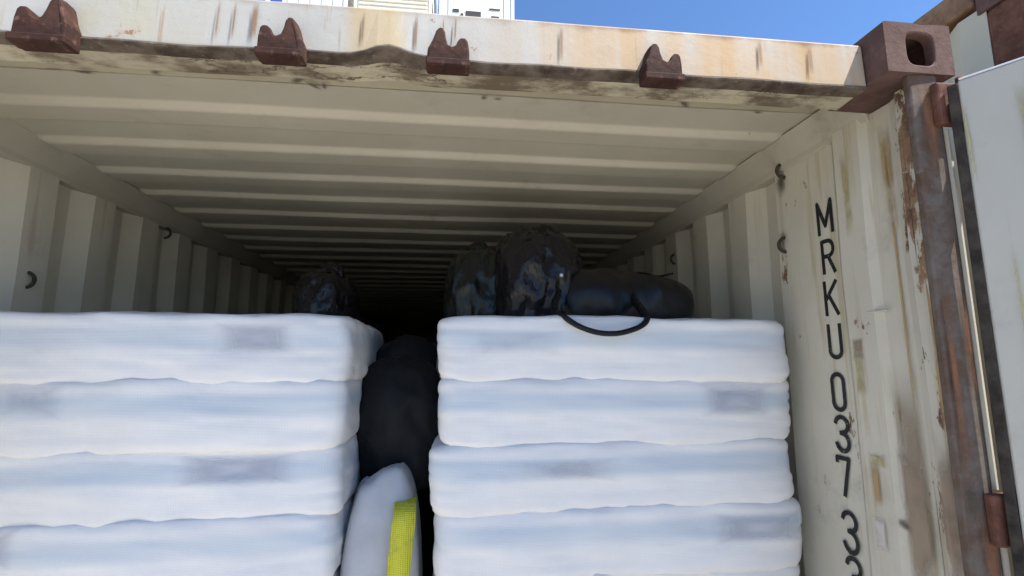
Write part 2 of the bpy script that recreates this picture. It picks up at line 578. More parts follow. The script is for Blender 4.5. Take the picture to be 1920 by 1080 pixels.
# --- corrugated roof, panels of five ribs each
ZH, ZL = 2.536, 2.517
def roof_profile(y0, n):
    pts = []
    for k in range(n):
        y = y0 + k * 0.2441
        pts += [(y - 0.010, ZH), (y + 0.004, ZL), (y + 0.090, ZL), (y + 0.112, ZH)]
    return pts
def roof_panel(y0, n, name='roof_panel', extra=None):
    prof = ([(extra, ZH)] if extra else [(y0 - 0.0222 - 0.1097 + 0.0012, ZH)]) + roof_profile(y0, n)
    prof.append((prof[-1][0] + 0.2441 - 0.134 - 0.0002, ZH)) if n else None
    xs = [-1.172, -1.135, -1.105] + [-1.0 + i * 0.2 for i in range(11)] + [1.105, 1.135, 1.172]
    verts, faces = [], []
    for x in xs:
        k = 0.0 if abs(x) > 1.12 else 1.0
        for y, z in prof:
            zz = ZH + (z - ZH) * k
            zz += 0.006 * noise.noise(Vector((x * 1.6, y * 2.3, 0.5)))
            verts.append((x, y, zz))
    m_ = len(prof)
    for i in range(len(xs) - 1):
        for j in range(m_ - 1):
            faces.append((i * m_ + j, i * m_ + j + 1, (i + 1) * m_ + j + 1, (i + 1) * m_ + j))
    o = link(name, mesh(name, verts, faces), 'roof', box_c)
    bevel_mod(o, 0.006, 3, 25)
    s = o.modifiers.new('thickness', 'SOLIDIFY')
    s.thickness = 0.002
    s.offset = 0
    return o
y = 0.4337
for k in range(9):
    roof_panel(y, 5)
    y += 5 * 0.2441
roof_panel(y, 3)

# --- door header: front face, top, lips
xs = [-1.054 + i * (2.108 / 84) for i in range(85)]
def dent(x):
    # lip pushed up and forward where something hit it, plus general waviness
    d = 0.020 * math.exp(-((x + 0.005) / 0.045) ** 2)
    d += -0.006 * math.exp(-((x + 0.45) / 0.25) ** 2)
    return d + 0.0035 * noise.noise(Vector((x * 7, 0, 0)))
def header_sheet(name, prof, mat, wave=True):
    verts, faces = [], []
    for x in xs:
        dd = dent(x)
        for (y_, z_, w) in prof:
            verts.append((x, y_ - 0.25 * dd * w + 0.002 * noise.noise(Vector((x * 5, z_ * 9, 2))), z_ + dd * w))
    n = len(prof)
    for i in range(len(xs) - 1):
        for j in range(n):
            j2 = (j + 1) % n
            faces.append((i * n + j, i * n + j2, (i + 1) * n + j2, (i + 1) * n + j))
    faces.append(tuple(range(n)))
    faces.append(tuple(range((len(xs) - 1) * n, len(xs) * n)))
    o = link(name, mesh(name, verts, faces), mat, box_c)
    return bevel_mod(o, 0.003, 2, 40)
header_sheet('door_header', [(0.050, 2.466, 1), (0.052, 2.569, 0), (0.075, 2.580, 0), (0.136, 2.580, 0), (0.136, 2.466, .4)], 'header')
header_sheet('header_lip', [(0.045, 2.459, 1), (0.045, 2.4655, 1), (0.086, 2.4655, .6), (0.086, 2.459, .6)], 'lip')
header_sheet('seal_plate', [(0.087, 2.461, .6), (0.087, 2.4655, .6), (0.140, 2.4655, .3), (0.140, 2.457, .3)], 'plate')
# strip of flat roof plate between header and first rib
verts, faces = [], []
ys = [0.134, 0.16, 0.19, 0.22, 0.2505, 0.314]
for x in [-1.172 + i * 2.344 / 60 for i in range(61)]:
    for j, y_ in enumerate(ys):
        zz = 2.529 + (ZH + 0.0045 - 2.529) * j / 5 + 0.002 * noise.noise(Vector((x * 3, y_ * 8, 3)))
        verts.append((x, y_, zz))
for i in range(60):
    for j in range(5):
        faces.append((i * 6 + j, i * 6 + j + 1, (i + 1) * 6 + j + 1, (i + 1) * 6 + j))
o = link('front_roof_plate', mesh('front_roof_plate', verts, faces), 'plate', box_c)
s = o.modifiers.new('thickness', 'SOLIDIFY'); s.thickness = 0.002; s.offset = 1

# --- four cam keepers on the header (two lugs round a notch, one lug taller)
def keeper(xc, flip, sc=1.0):
    prof = [(-.042, 0), (.042, 0), (.042, .040), (.040, .058), (.036, .064), (.026, .064), (.019, .056), (.016, .046), (.008, .041), (-.001, .046),
            (-.005, .060), (-.007, .078), (-.012, .087), (-.020, .087), (-.026, .079), (-.033, .055), (-.041, .036)]
    if flip:
        prof = [(-a, b) for a, b in prof][::-1]
    prof = [(a * sc, b * sc) for a, b in prof]
    n = len(prof)
    verts, faces = [], []
    layers = [(0.0495, 1.0, 0.0), (0.028, 1.0, 0.0), (0.012, 0.93, 0.003)]
    for (yy, k, dz) in layers:
        for a, b in prof:
            verts.append((a * k + 0.001 * noise.noise(Vector((a * 60, b * 60, xc))), yy + 0.006 * (b / 0.086) ** 2, 0.0 + b * k + dz))
    for L in range(2):
        for i in range(n):
            faces.append((L * n + i, L * n + (i + 1) % n, (L + 1) * n + (i + 1) % n, (L + 1) * n + i))
    faces += [tuple(range(n)), tuple(range(2 * n, 3 * n))]
    o = link('cam_keeper', mesh('cam_keeper', verts, faces), 'keeper', box_c)
    o.location = (xc, 0, 2.429 + dent(xc))
    bevel_mod(o, 0.003, 2, 30)
    box('keeper_foot', -.043 * sc, .043 * sc, 0.0085, 0.040, -0.002, 0.014, 'keeper', o, 0.003)
    return o
keeper(-0.612, True, 1.12)
keeper(-0.199, True)
keeper(0.118, False)
keeper(0.561, False)

# --- corner castings with real apertures
def casting(name, w, d, h, mat, parent, loc, mirror=1):
    """front face at y=0 with an oval aperture, outer side face (+x * mirror) with another"""
    def face_ring(cx, cz, hw, hh, rw, rh, depth, to3):
        N = 32
        vo, vi, vb = [], [], []
        for k in range(N):
            an = 2 * math.pi * (k + 0.5) / N
            ca, sa = math.cos(an), math.sin(an)
            t = min(hw / abs(ca), hh / abs(sa))
            vo.append((ca * t, sa * t))
            e = 4.0
            rr = (abs(ca / rw) ** e + abs(sa / rh) ** e) ** (-1 / e)
            vi.append((ca * rr, sa * rr))
        # snap ring corners onto the rectangle corners
        for sx in (-1, 1):
            for sy in (-1, 1):
                j = min(range(N), key=lambda q: (vo[q][0] - sx * hw) ** 2 + (vo[q][1] - sy * hh) ** 2)
                vo[j] = (sx * hw, sy * hh)
        base = len(V)
        for a, b in vo: V.append(to3(a, b, 0))
        for a, b in vi: V.append(to3(a + cx, b + cz, 0))
        d1 = min(depth, 0.026)
        for a, b in vi: V.append(to3(a + cx, b + cz, d1))
        cav = depth > 0.05
        if cav:
            for a, b in vo: V.append(to3(a * 0.84, b * 0.82, d1))
            for a, b in vo: V.append(to3(a * 0.84, b * 0.82, depth))
        for k in range(N):
            k2 = (k + 1) % N
            Fc.append((base + k, base + k2, base + N + k2, base + N + k))
            Fc.append((base + N + k, base + N + k2, base + 2 * N + k2, base + 2 * N + k))
        last = 2
        if cav:
            for L in (2, 3):
                for k in range(N):
                    k2 = (k + 1) % N
                    Fc.append((base + L * N + k, base + L * N + k2, base + (L + 1) * N + k2, base + (L + 1) * N + k))
            last = 4
        Fc.append(tuple(range(base + last * N, base + (last + 1) * N)))
    V, Fc = [], []
    face_ring(0.004, -0.002, w / 2, h / 2, 0.033, 0.038, 0.16, lambda a, b, c: (a * mirror, c, b))
    face_ring(0, 0, d / 2, h / 2, 0.040, 0.028, 0.010, lambda a, b, c: ((w / 2 - c) * mirror, d / 2 + a, b))
    q = len(V)
    for x_ in (-w / 2, w / 2):
        for y_ in (0, d):
            for z_ in (-h / 2, h / 2):
                V.append((x_ * mirror, y_, z_))
    Fc += [(q, q + 1, q + 3, q + 2), (q + 2, q + 3, q + 7, q + 6), (q, q + 2, q + 6, q + 4), (q + 1, q + 5, q + 7, q + 3)]
    me = bpy.data.meshes.new(name)
    me.from_pydata(V, [], Fc)
    bm = bmesh.new(); bm.from_mesh(me)
    bmesh.ops.remove_doubles(bm, verts=bm.verts, dist=1e-5)
    bmesh.ops.recalc_face_normals(bm, faces=bm.faces)
    for v in bm.verts:
        nz = noise.noise(v.co * 22 + Vector(loc)) * 0.0015
        v.co += Vector((nz, 0.6 * nz, nz))
    bm.to_mesh(me); bm.free()
    o = link(name, me, mat, parent)
    o.location = loc
    bevel_mod(o, 0.012, 3, 50)
    return o
casting('corner_casting', 0.162, 0.178, 0.118, 'casting', box_c, (1.138, -0.004, 2.532), 1)
casting('corner_casting', 0.162, 0.178, 0.118, 'casting', box_c, (-1.138, -0.004, 2.532), -1)

# --- corner posts (folded section: front flange, return, outer box)
for sgn in (1, -1):
    prof = [(1.112, 0.020), (1.112, 0.004), (1.172, 0.000), (1.1815, 0.004), (1.1815, 0.035), (1.216, 0.035), (1.216, 0.165), (1.192, 0.165), (1.192, 0.06),
            (1.156, 0.05), (1.156, 0.026), (1.130, 0.024)]
    prof = [(sgn * a, b) for a, b in prof]
    zs_ = [0.10, 0.8, 1.3, 1.55, 1.9, 2.2, 2.474]
    verts, faces = [], []
    for z_ in zs_:
        for a, b in prof:
            verts.append((a + 0.003 * noise.noise(Vector((a * 4, b * 4, z_ * 6))), b, z_))
    n = len(prof)
    for i in range(len(zs_) - 1):
        for j in range(n):
            faces.append((i * n + j, i * n + (j + 1) % n, (i + 1) * n + (j + 1) % n, (i + 1) * n + j))
    faces += [tuple(range(n)), tuple(range((len(zs_) - 1) * n, len(zs_) * n))]
    o = link('corner_post', mesh('corner_post', verts, faces), 'post', box_c)
    bevel_mod(o, 0.004, 2, 40)
    box('bottom_casting', sgn * 1.219 - (0.162 if sgn > 0 else 0), sgn * 1.219 + (0.162 if sgn < 0 else 0), 0, 0.178, 0.0, 0.098, 'casting', box_c, 0.006)

def post_patch(mat, x0, x1, z0, z1):
    patch_later.append((mat, x0, x1, z0, z1))
patch_later = []
for a_ in [('stain_r', 1.122, 1.165, 2.22, 2.47), ('stain_r', 1.114, 1.135, 1.60, 2.05), ('stain_d', 1.112, 1.150, 1.545, 1.625), ('stain_r', 1.13, 1.172, 1.30, 1.58), ('stain_r', 1.152, 1.172, 1.75, 2.0)]:
    post_patch(*a_)

# --- side walls: flat end plate then trapezoid corrugation, in panels
def wall_profile_end():
    return [(1.142, 0.0255), (1.144, 0.078), (1.162, 0.092), (1.170, 0.118), (1.170, 0.186), (1.157, 0.204), (1.157, 0.286), (1.170, 0.306), (1.170, 0.552)]
def wall_profile(y0, n):
    pts = []
    for k in range(n):
        y_ = y0 + k * 0.278
        pts += [(1.170, y_), (1.206, y_ + 0.030), (1.206, y_ + 0.100), (1.170, y_ + 0.168), (1.170, y_ + 0.2779)]
    return pts
zst = [0.14, 0.6, 1.0, 1.3, 1.5, 1.7, 1.9, 2.1, 2.3, 2.47]
for sgn in (1, -1):
    p = [(sgn * a, b) for a, b in wall_profile_end()]
    sheet('end_wall_plate', p, 'z', zst, 'end_wall', box_c, wob=0.010)
    y_ = 0.5525
    for k in range(10):
        nn = 4
        p = [(sgn * a, b) for a, b in wall_profile(y_, nn)]
        sheet('side_panel', p, 'z', zst, 'wall', box_c, wob=0.010)
        y_ += 0.278 * nn + 0.0008
    extrude('top_side_rail', [(sgn * a, b) for a, b in [(1.118, 2.5335), (1.160, 2.470), (1.166, 2.452), (1.214, 2.452), (1.214, 2.5335)]], 'y', 0.172, LEN - 0.05, 'roof', box_c, 0.004)
    box('bottom_side_rail', *sorted((sgn * 1.15, sgn * 1.219)), 0.18, LEN, 0.02, 0.158, 'rust', box_c, 0.004)
YE = y_
sheet('front_end_wall', [(-1.2 + i * 0.125, YE + 0.03 * ((i // 2) % 2)) for i in range(20)], 'z', [0.14, 1.3, 2.53], 'wall', box_c)
for i in range(8):
    box('floor_board', -1.148 + i * 0.287, -1.148 + (i + 1) * 0.287 - 0.004, 0.09, YE, 0.128, 0.156, 'floor', box_c)
box('door_sill', -1.057, 1.057, 0.0, 0.088, 0.02, 0.154, 'rust', box_c, 0.004)

# --- lashing rods and rings on the walls and dents
def ring(x, y_, z_, sgn, sc=0.72):
    pts = []
    for k in range(11):
        an = math.pi * k / 10
        pts.append((x - sgn * 0.030 * math.sin(an) * sc, y_ + 0.004 * math.sin(an), z_ + 0.032 * sc * math.cos(an)))
    return tube('lashing_ring', pts, 0.0055, 'dark_mark', box_c, 8)
ring(-1.172, 0.765, 2.105, -1)
ring(-1.172, 1.445, 2.43, -1)
ring(1.170, 0.500, 2.452, 1)
ring(1.170, 0.520, 2.215, 1)
ring(1.172, 1.30, 2.33, 1)

# --- stencilled number on the right wall, painted down the end plate
def arc(cx, cy, rx, ry, a0, a1, n=8):
    return [(cx + rx * math.cos(R(a0 + (a1 - a0) * k / n)), cy + ry * math.sin(R(a0 + (a1 - a0) * k / n))) for k in range(n + 1)]
GL = {
    'M': [[(0, 0), (0, 1), (.5, .22), (1, 1), (1, 0)]],
    'R': [[(0, 0), (0, 1), (.55, 1)] + arc(.55, .755, .45, .245, 90, -90) + [(0, .51)], [(.5, .51), (1, 0)]],
    'K': [[(0, 0), (0, 1)], [(1, 1), (.02, .44)], [(.3, .6), (1, 0)]],
    'U': [[(0, 1)] + arc(.5, .21, .5, .21, 180, 360, 12) + [(1, 1)]],
    '0': [[(1, .75)] + arc(.5, .78, .5, .22, 0, 180, 12) + arc(.5, .22, .5, .22, 180, 360, 12) + [(1, .78)]],
    '3': [arc(.5, .77, .5, .23, 165, -60, 12) + [(.42, .53)], [(.42, .53)] + arc(.5, .26, .5, .26, 70, -165, 12)],
    '7': [[(0, .90), (0, 1), (1, 1), (.42, 0)]],
}
def glyph(ch, yc, ztop, w, h, stroke=0.0118):
    verts, faces = [], []
    cnt = 0
    for line in GL[ch]:
        pts = [Vector((u * w, v * h)) for u, v in line]
        quads = []
        for i in range(len(pts) - 1):
            a, b = pts[i], pts[i + 1]
            if (b - a).length < 1e-6: continue
            d = (b - a).normalized()
            nrm = Vector((-d.y, d.x)) * (stroke / 2)
            a2 = a - d * stroke * (0.4 if i == 0 else 0.0)
            b2 = b + d * stroke * (0.4 if i == len(pts) - 2 else 0.0)
            quads.append([a2 + nrm, b2 + nrm, b2 - nrm, a2 - nrm])
        for c in pts[1:-1]:
            quads.append([c + Vector((math.cos(k * math.pi / 5), math.sin(k * math.pi / 5))) * stroke / 2 for k in range(10)])
        for q in quads:
            k = len(verts)
            off = cnt * 0.00003
            cnt += 1
            n_ = len(q)
            for v in q:
                verts.append((1.1660 - off, yc + w / 2 - v.x, ztop - h + v.y))
            faces.append(tuple(range(k, k + n_)))
    return link('painted_character', mesh('painted_character', verts, faces), 'ink', box_c)
for ch, yc, zt, w, h in [('M', .346, 2.298, .050, .088), ('R', .346, 2.186, .040, .088), ('K', .350, 2.070, .041, .088), ('U', .351, 1.950, .041, .086),
                         ('0', .356, 1.819, .040, .094), ('3', .357, 1.706, .042, .088), ('7', .364, 1.599, .040, .094),
                         ('3', .362, 1.462, .044, .098), ('3', .362, 1.350, .044, .098)]:
    glyph(ch, yc, zt, w, h)


# --- patches: stickers, residues and scuffs (thin skins on the wall, header and post)
def patch(name, mat, parent, corners):
    verts = [tuple(c) for c in corners]
    me = bpy.data.meshes.new(name)
    me.from_pydata(verts, [], [(0, 1, 2, 3)])
    uvl = me.uv_layers.new(name='UVMap')
    for i, uv in enumerate([(0, 0), (1, 0), (1, 1), (0, 1)]):
        uvl.data[i].uv = uv
    return link(name, me, mat, parent)
def wall_patch(name, mat, y0, y1, z0, z1, x=1.1575, shear=0.0):
    return patch(name, mat, box_c, [(x - .0045, y1, z0), (x - .0045, y0, z0), (x - .0045, y0 + shear, z1), (x - .0045, y1 + shear, z1)])
wall_patch('sticker_residue', 'stain_y', 0.232, 0.262, 2.16, 2.42)
wall_patch('sticker_residue', 'stain_y', 0.245, 0.282, 1.76, 1.88)
wall_patch('sticker_residue', 'stain_o', 0.236, 0.262, 1.50, 1.62)
wall_patch('sticker_residue', 'stain_y', 0.212, 0.268, 1.60, 1.635)
wall_patch('sticker', 'stain_p', 0.232, 0.275, 1.40, 1.49)
wall_patch('sticker', 'stain_p', 0.160, 0.196, 1.50, 1.66, 1.167)
wall_patch('sticker', 'stain_b', 0.244, 0.282, 1.855, 1.915)
wall_patch('scuff', 'stain_b', 0.118, 0.192, 0.95, 1.86, 1.1665)
wall_patch('scuff', 'stain_b', 0.030, 0.080, 1.05, 1.75, 1.1435)
wall_patch('crack', 'stain_d', 0.104, 0.109, 1.25, 1.66, 1.1655)
wall_patch('crack', 'stain_d', 0.060, 0.064, 1.95, 2.42, 1.1435)
wall_patch('scuff', 'stain_o', 0.112, 0.150, 2.14, 2.44, 1.1665)
wall_patch('scuff', 'stain_o', 0.128, 0.136, 1.62, 2.40, 1.1665)
wall_patch('scuff', 'stain_o', 0.034, 0.052, 1.50, 2.30, 1.1435)
wall_patch('scuff', 'stain_o', 0.165, 0.178, 1.62, 1.80, 1.1665)
wall_patch('scuff', 'stain_d', 0.160, 0.205, 1.47, 1.50, 1.166, 0.02)
wall_patch('scuff', 'stain_d', 0.49, 0.545, 2.19, 2.27, 1.168)
wall_patch('scuff', 'stain_d', 0.48, 0.545, 2.36, 2.46, 1.168)
for mt, xa, xb, za, zb in patch_later:
    patch('rust_patch', mt, box_c, [(xa, -0.0015, za), (xb, -0.0042, za), (xb, -0.0042, zb), (xa, -0.0015, zb)])
# the dent with its bright crease in the flat plate
box('dent_crease', 1.152, 1.1585, 0.165, 0.222, 1.972, 1.976, 'wall', box_c, 0.001)
# rust drips on the header face
for xd, wd, zd0, zd1 in [(-0.330, .006, 2.468, 2.566), (-0.300, .006, 2.468, 2.566), (-0.262, .014, 2.475, 2.566), (-0.055, .006, 2.478, 2.560),
                         (0.050, .009, 2.468, 2.566), (0.105, .004, 2.49, 2.562), (0.352, .009, 2.468, 2.566), (0.130, .005, 2.50, 2.566), (0.80, .010, 2.49, 2.566), (0.92, .012, 2.48, 2.566)]:
    patch('rust_drip', 'drip', box_c, [(xd - wd / 2, 0.0462, zd0), (xd + wd / 2, 0.0462, zd0), (xd + wd / 2 + .002, 0.0485, zd1), (xd - wd / 2 + .002, 0.0485, zd1)])
# dark scuffs and chips on the roof plate behind the lip
SCUFFS = [(0.205, 0.300, .012, .016, 0.3), (0.240, 0.304, .016, .010, 0.1), (-0.247, 0.272, .030, .014, -0.5), (-0.143, 0.255, .014, .026, 0.3), (-0.217, 0.290, .030, .010, 0.9),
          (-0.190, 0.290, .010, .022, 0.2), (0.735, 0.275, .034, .012, 0.7), (0.79, 0.245, .024, .010, 0.4), (0.955, 0.295, .022, .008, 0.1), (-0.734, 0.29, .030, .010, 0.1), (-0.80, 0.285, .034, .008, -0.1),
          (-0.569, 0.275, .014, .022, 0.5), (0.086, 0.262, .05, .006, 0.1), (-0.42, 0.25, .07, .016, 0.0), (0.45, 0.24, .06, .006, 0.0), (-0.32, 0.235, .05, .014, 0.1)]
for xf, yf, wf, hf, slant in SCUFFS:
    zf = 2.5285
    ca, sa = math.cos(slant), math.sin(slant)
    patch('scuff', 'stain_d', box_c, [(xf + ca * a - sa * b, yf + sa * a + ca * b, zf) for a, b in ((-wf, -hf), (wf, -hf), (wf, hf), (-wf, hf))])

# --- right door leaf, swung open about 120 degrees
def door_leaf(pivot, ang, mirror):
    """local: +u along the leaf away from the hinge, +v towards the leaf's inner face, built in x,y then rotated"""
    d = bpy.data.objects.new('door', None)
    z0, z1 = 0.17, 2.436
    W = 1.14
    # frame and panel: one leaf mesh, inner face at y=0, recessed trapezoid bays
    prof = [(0.0, 0.0), (0.125, 0.0), (0.155, -0.022), (0.235, -0.022), (0.265, 0.0), (0.44, 0.0), (0.47, -0.022), (0.55, -0.022), (0.58, 0.0),
            (0.75, 0.0), (0.78, -0.022), (0.86, -0.022), (0.89, 0.0), (W, 0.0), (W, -0.032), (0.0, -0.032)]
    me_prof = [(a * mirror, b) for a, b in prof]
    n = len(prof)
    verts, faces = [], []
    zz = [z0, 0.6, 1.0, 1.4, 1.8, 2.1, 2.3, z1]
    for z_ in zz:
        for a, b in me_prof:
            verts.append((a, b + 0.004 * noise.noise(Vector((a * 3, 1.0, z_ * 2.5))), z_))
    for i in range(len(zz) - 1):
        for j in range(n):
            faces.append((i * n + j, i * n + (j + 1) % n, (i + 1) * n + (j + 1) % n, (i + 1) * n + j))
    faces += [tuple(range(n)), tuple(range((len(zz) - 1) * n, len(zz) * n))]
    leaf = link('door', mesh('door', verts, faces), 'door', box_c)
    bevel_mod(leaf, 0.004, 2, 25)
    leaf.location = (pivot[0], pivot[1], 0)
    leaf.rotation_euler = (0, 0, ang)
    mx = lambda a, b: sorted((a * mirror, b * mirror))
    if mirror < 0:
        yst = patch('stain', 'stain_y', leaf, [(-0.125, 0.0060, 2.14), (-0.085, 0.0060, 2.14), (-0.075, 0.0060, 2.40), (-0.112, 0.0060, 2.40)])
    if mirror < 0:
        for (ua, ub, za, zb, mt) in [(0.045, 0.051, 1.60, 2.15, 'stain_y'), (0.005, 0.012, 2.20, 2.40, 'stain_y')]:
            patch('stain', mt, leaf, [(-ub, 0.0058, za), (-ua, 0.0058, za), (-ua + 0.004, 0.0058, zb), (-ub + 0.004, 0.0058, zb)])
    # rubber seal round the leaf: hinge side (also stands in for the shaded gap), top, free side
    box('gasket', *mx(-0.017, -0.0005), -0.006, 0.004, z0, z1 - 0.006, 'rubber', leaf, 0.002)  # hinge-side strip is black also to stand in for the shaded gap
    box('gasket', *mx(W + 0.001, W + 0.020), -0.026, 0.010, z0, z1, 'rubber', leaf, 0.004)
    box('gasket', *mx(0.004, W - 0.004), -0.030, -0.012, z1 + 0.001, z1 + 0.007, 'rubber', leaf, 0.002)
    box('sunlit_top_strip', *mx(0.002, W - 0.002), -0.0105, -0.002, z1 + 0.001, z1 + 0.005, 'white', leaf, 0.001)  # white strip added to paint in the sunlit top edge
    for zc in (0.45, 1.05, 1.585, 2.26):
        box('hinge', *mx(-0.004, 0.10), -0.044, -0.0325, zc - 0.05, zc + 0.05, 'rust', leaf, 0.003)
    for u in (0.35, 0.80):
        tube('locking_bar', [(u * mirror, -0.075, 0.12), (u * mirror, -0.075, 1.2), (u * mirror, -0.075, 2.48)], 0.017, 'post', leaf, 12)
        for zc in (0.5, 1.2, 2.0):
            box('bar_guide', *mx(u - 0.04, u + 0.04), -0.098, -0.043, zc - 0.025, zc + 0.025, 'post', leaf, 0.004)
    return leaf
ud = Vector((0.52, -0.854))
DOOR_ANG = math.atan2(ud.y, ud.x)
# inner face must look towards -x: local +y rotated by ang -> (-sin, cos) = (.854,.52); so mirror the leaf instead
door_leaf((1.176, -0.040), DOOR_ANG + math.pi, -1)
door_leaf((-1.36, 0.06), R(90), 1)
# hinge lugs welded on the right post
for zc in (0.45, 1.05, 1.56, 2.40):
    box('hinge_lug', 1.150, 1.212, -0.020, -0.001, zc - 0.050, zc + 0.045, 'rust', box_c, 0.005)
    tube('hinge_pin', [(1.214, -0.016, zc - 0.06), (1.214, -0.016, zc), (1.214, -0.016, zc + 0.06)], 0.009, 'rust', box_c, 10)
# thin pale strip added to the post edge to catch a sunlit line
box('sunlit_edge_strip', 1.178, 1.1825, -0.006, 0.0035, 1.610, 2.345, 'wall', box_c)
box('sunlit_edge_strip', 1.178, 1.1825, -0.006, 0.0035, 0.30, 1.505, 'wall', box_c)

# ------------------------------------------------------------------ the taller container next door
nb = thing('shipping_container', 'taller neighbouring beige container with rust-brown end post behind the open door', 'container', (1.53, 0, 0))
HN = 2.896
p = []
for k in range(42):
    y_ = 0.157 + k * 0.278
    p += [(0.004, y_), (0.004, y_ + 0.072), (0.040, y_ + 0.140), (0.040, y_ + 0.21), (0.004, y_ + 0.2779)]
sheet('side_wall', p, 'z', [0.15, 1.0, 2.0, HN - 0.10], 'neighbour', nb, wob=0.004)
sheet('side_wall', [(2.43 - a, b) for a, b in p], 'z', [0.15, 1.0, 2.0, HN - 0.10], 'neighbour', nb)
box('top_side_rail', -0.004, 0.06, 0.18, LEN, HN - 0.085, HN - 0.008, 'rail_rust', nb, 0.008)
box('top_side_rail', 2.37, 2.434, 0.18, LEN, HN - 0.085, HN - 0.008, 'post', nb, 0.008)
box('roof', 0.06, 2.37, 0.02, LEN, HN - 0.03, HN - 0.012, 'neighbour', nb)
for xx in (0.0, 2.268):
    casting('corner_casting', 0.162, 0.178, 0.118, 'casting', nb, (xx + 0.081, -0.004, HN - 0.059), -1 if xx == 0 else 1)
    box('corner_post', xx + 0.002, xx + 0.16, 0.0, 0.158, 0.10, HN - 0.119, 'rust', nb, 0.012)
    box('bottom_casting', xx, xx + 0.162, 0.0, 0.178, 0.0, 0.098, 'casting', nb, 0.006)
for i in range(2):
    lf = box('door', 0.165 + i * 1.055, 0.165 + i * 1.055 + 1.045, 0.02, 0.06, 0.15, HN - 0.14, 'neighbour', nb, 0.006)
    for u in (0.25, 0.75):
        tube('locking_bar', [(0.165 + i * 1.055 + u, -0.01, 0.12), (0.165 + i * 1.055 + u, -0.01, 1.4), (0.165 + i * 1.055 + u, -0.01, HN - 0.1)], 0.017, 'post', lf, 10)
box('door_header', 0.164, 2.266, 0.015, 0.08, HN - 0.135, HN - 0.035, 'neighbour', nb, 0.004)
box('end_wall', 0.01, 2.42, LEN - 0.05, LEN - 0.02, 0.1, HN - 0.03, 'neighbour', nb)
box('bottom_side_rail', 0.0, 0.05, 0.18, LEN, 0.02, 0.148, 'rust', nb, 0.004)
box('bottom_side_rail', 2.38, 2.43, 0.18, LEN, 0.02, 0.148, 'rust', nb, 0.004)

# ------------------------------------------------------------------ the tall stack of white containers far behind
YB = 13.6
def far_container(xc, tier, mat, label, detail):
    z0 = tier * 2.9
    t = thing('stacked_container', label, 'container', (xc, YB, z0), 'white containers stacked far behind')
    w = 1.215
    box('body', -w + 0.03, w - 0.03, 0.03, 6.0, 0.12, 2.86, mat, t, 0.02)
    for sx in (-1, 1):
        box('corner_post', *sorted((sx * w, sx * (w - 0.10))), 0.0, 0.12, 0.12, 2.78, mat, t, 0.01)
        for z_ in (0.0, 2.778):
            box('corner_casting', *sorted((sx * w, sx * (w - 0.162))), 0.0, 0.178, z_, z_ + 0.118, mat, t, 0.01)
    box('top_rail', -w + 0.164, w - 0.164, 0.0, 0.06, 2.74, 2.86, mat, t, 0.01)
    box('bottom_rail', -w + 0.164, w - 0.164, 0.0, 0.06, 0.02, 0.14, mat, t, 0.01)
    if detail == 'machine':
        for (x0, x1, za, zb) in [(-0.36, 0.13, 1.10, 1.42), (0.46, 0.72, 1.12, 1.30), (-0.78, -0.58, 1.36, 1.46), (-0.52, -0.44, 1.16, 1.32), (0.40, 0.75, 1.52, 1.57)]:
            v = box('vent_opening', x0, x1, 0.015, 0.028, za, zb, 'vent', t)
            box('vent_frame', x0 - 0.02, x1 + 0.02, 0.008, 0.014, zb + 0.004, zb + 0.02, 'white', v)
        for sx in (-0.9, 0.9):
            box('panel_rib', sx - 0.015, sx + 0.015, 0.006, 0.028, 0.3, 2.6, 'white', t)
        tube('sky_gap_tube', [(-w - 0.09, 0.03, 0.1), (-w - 0.09, 0.03, 1.5), (-w - 0.09, 0.03, 2.8)], 0.07, 'gap_sky_blue', t, 10)  # blue-grey tube added to stand in for sky seen through the gap
    elif detail == 'slats':
        for k in range(16):
            z_ = 0.35 + k * 0.145
            box('slat', -w + 0.14, w - 0.14, -0.012, 0.028, z_, z_ + 0.075, 'cream', t, 0.01)
    elif detail == 'mark':
        for k in range(6):
            box('panel_rib', -0.9 + k * 0.34, -0.9 + k * 0.34 + 0.06, 0.006, 0.028, 0.2, 2.7, 'white', t)
        box('blue_marking', -1.06, -0.72, 0.0, 0.005, 1.02, 1.45, 'blue', t)
for tier in range(5):
    top = tier == 4
    for xc, mat, det, lab in [(0.68, 'white', 'machine', 'white container with small dark openings, right end of the far stack'),
                              (-1.98, 'cream', 'slats', 'cream container with horizontal slats in the far stack'),
                              (-4.62, 'white', 'mark', 'white container with a blue marking, left in the far stack')]:
        if top:
            far_container(xc, tier, mat, lab, det)
        else:
            far_container(xc, tier, mat, 'pale container in the lower tiers of the far stack, hidden by the open container', None)

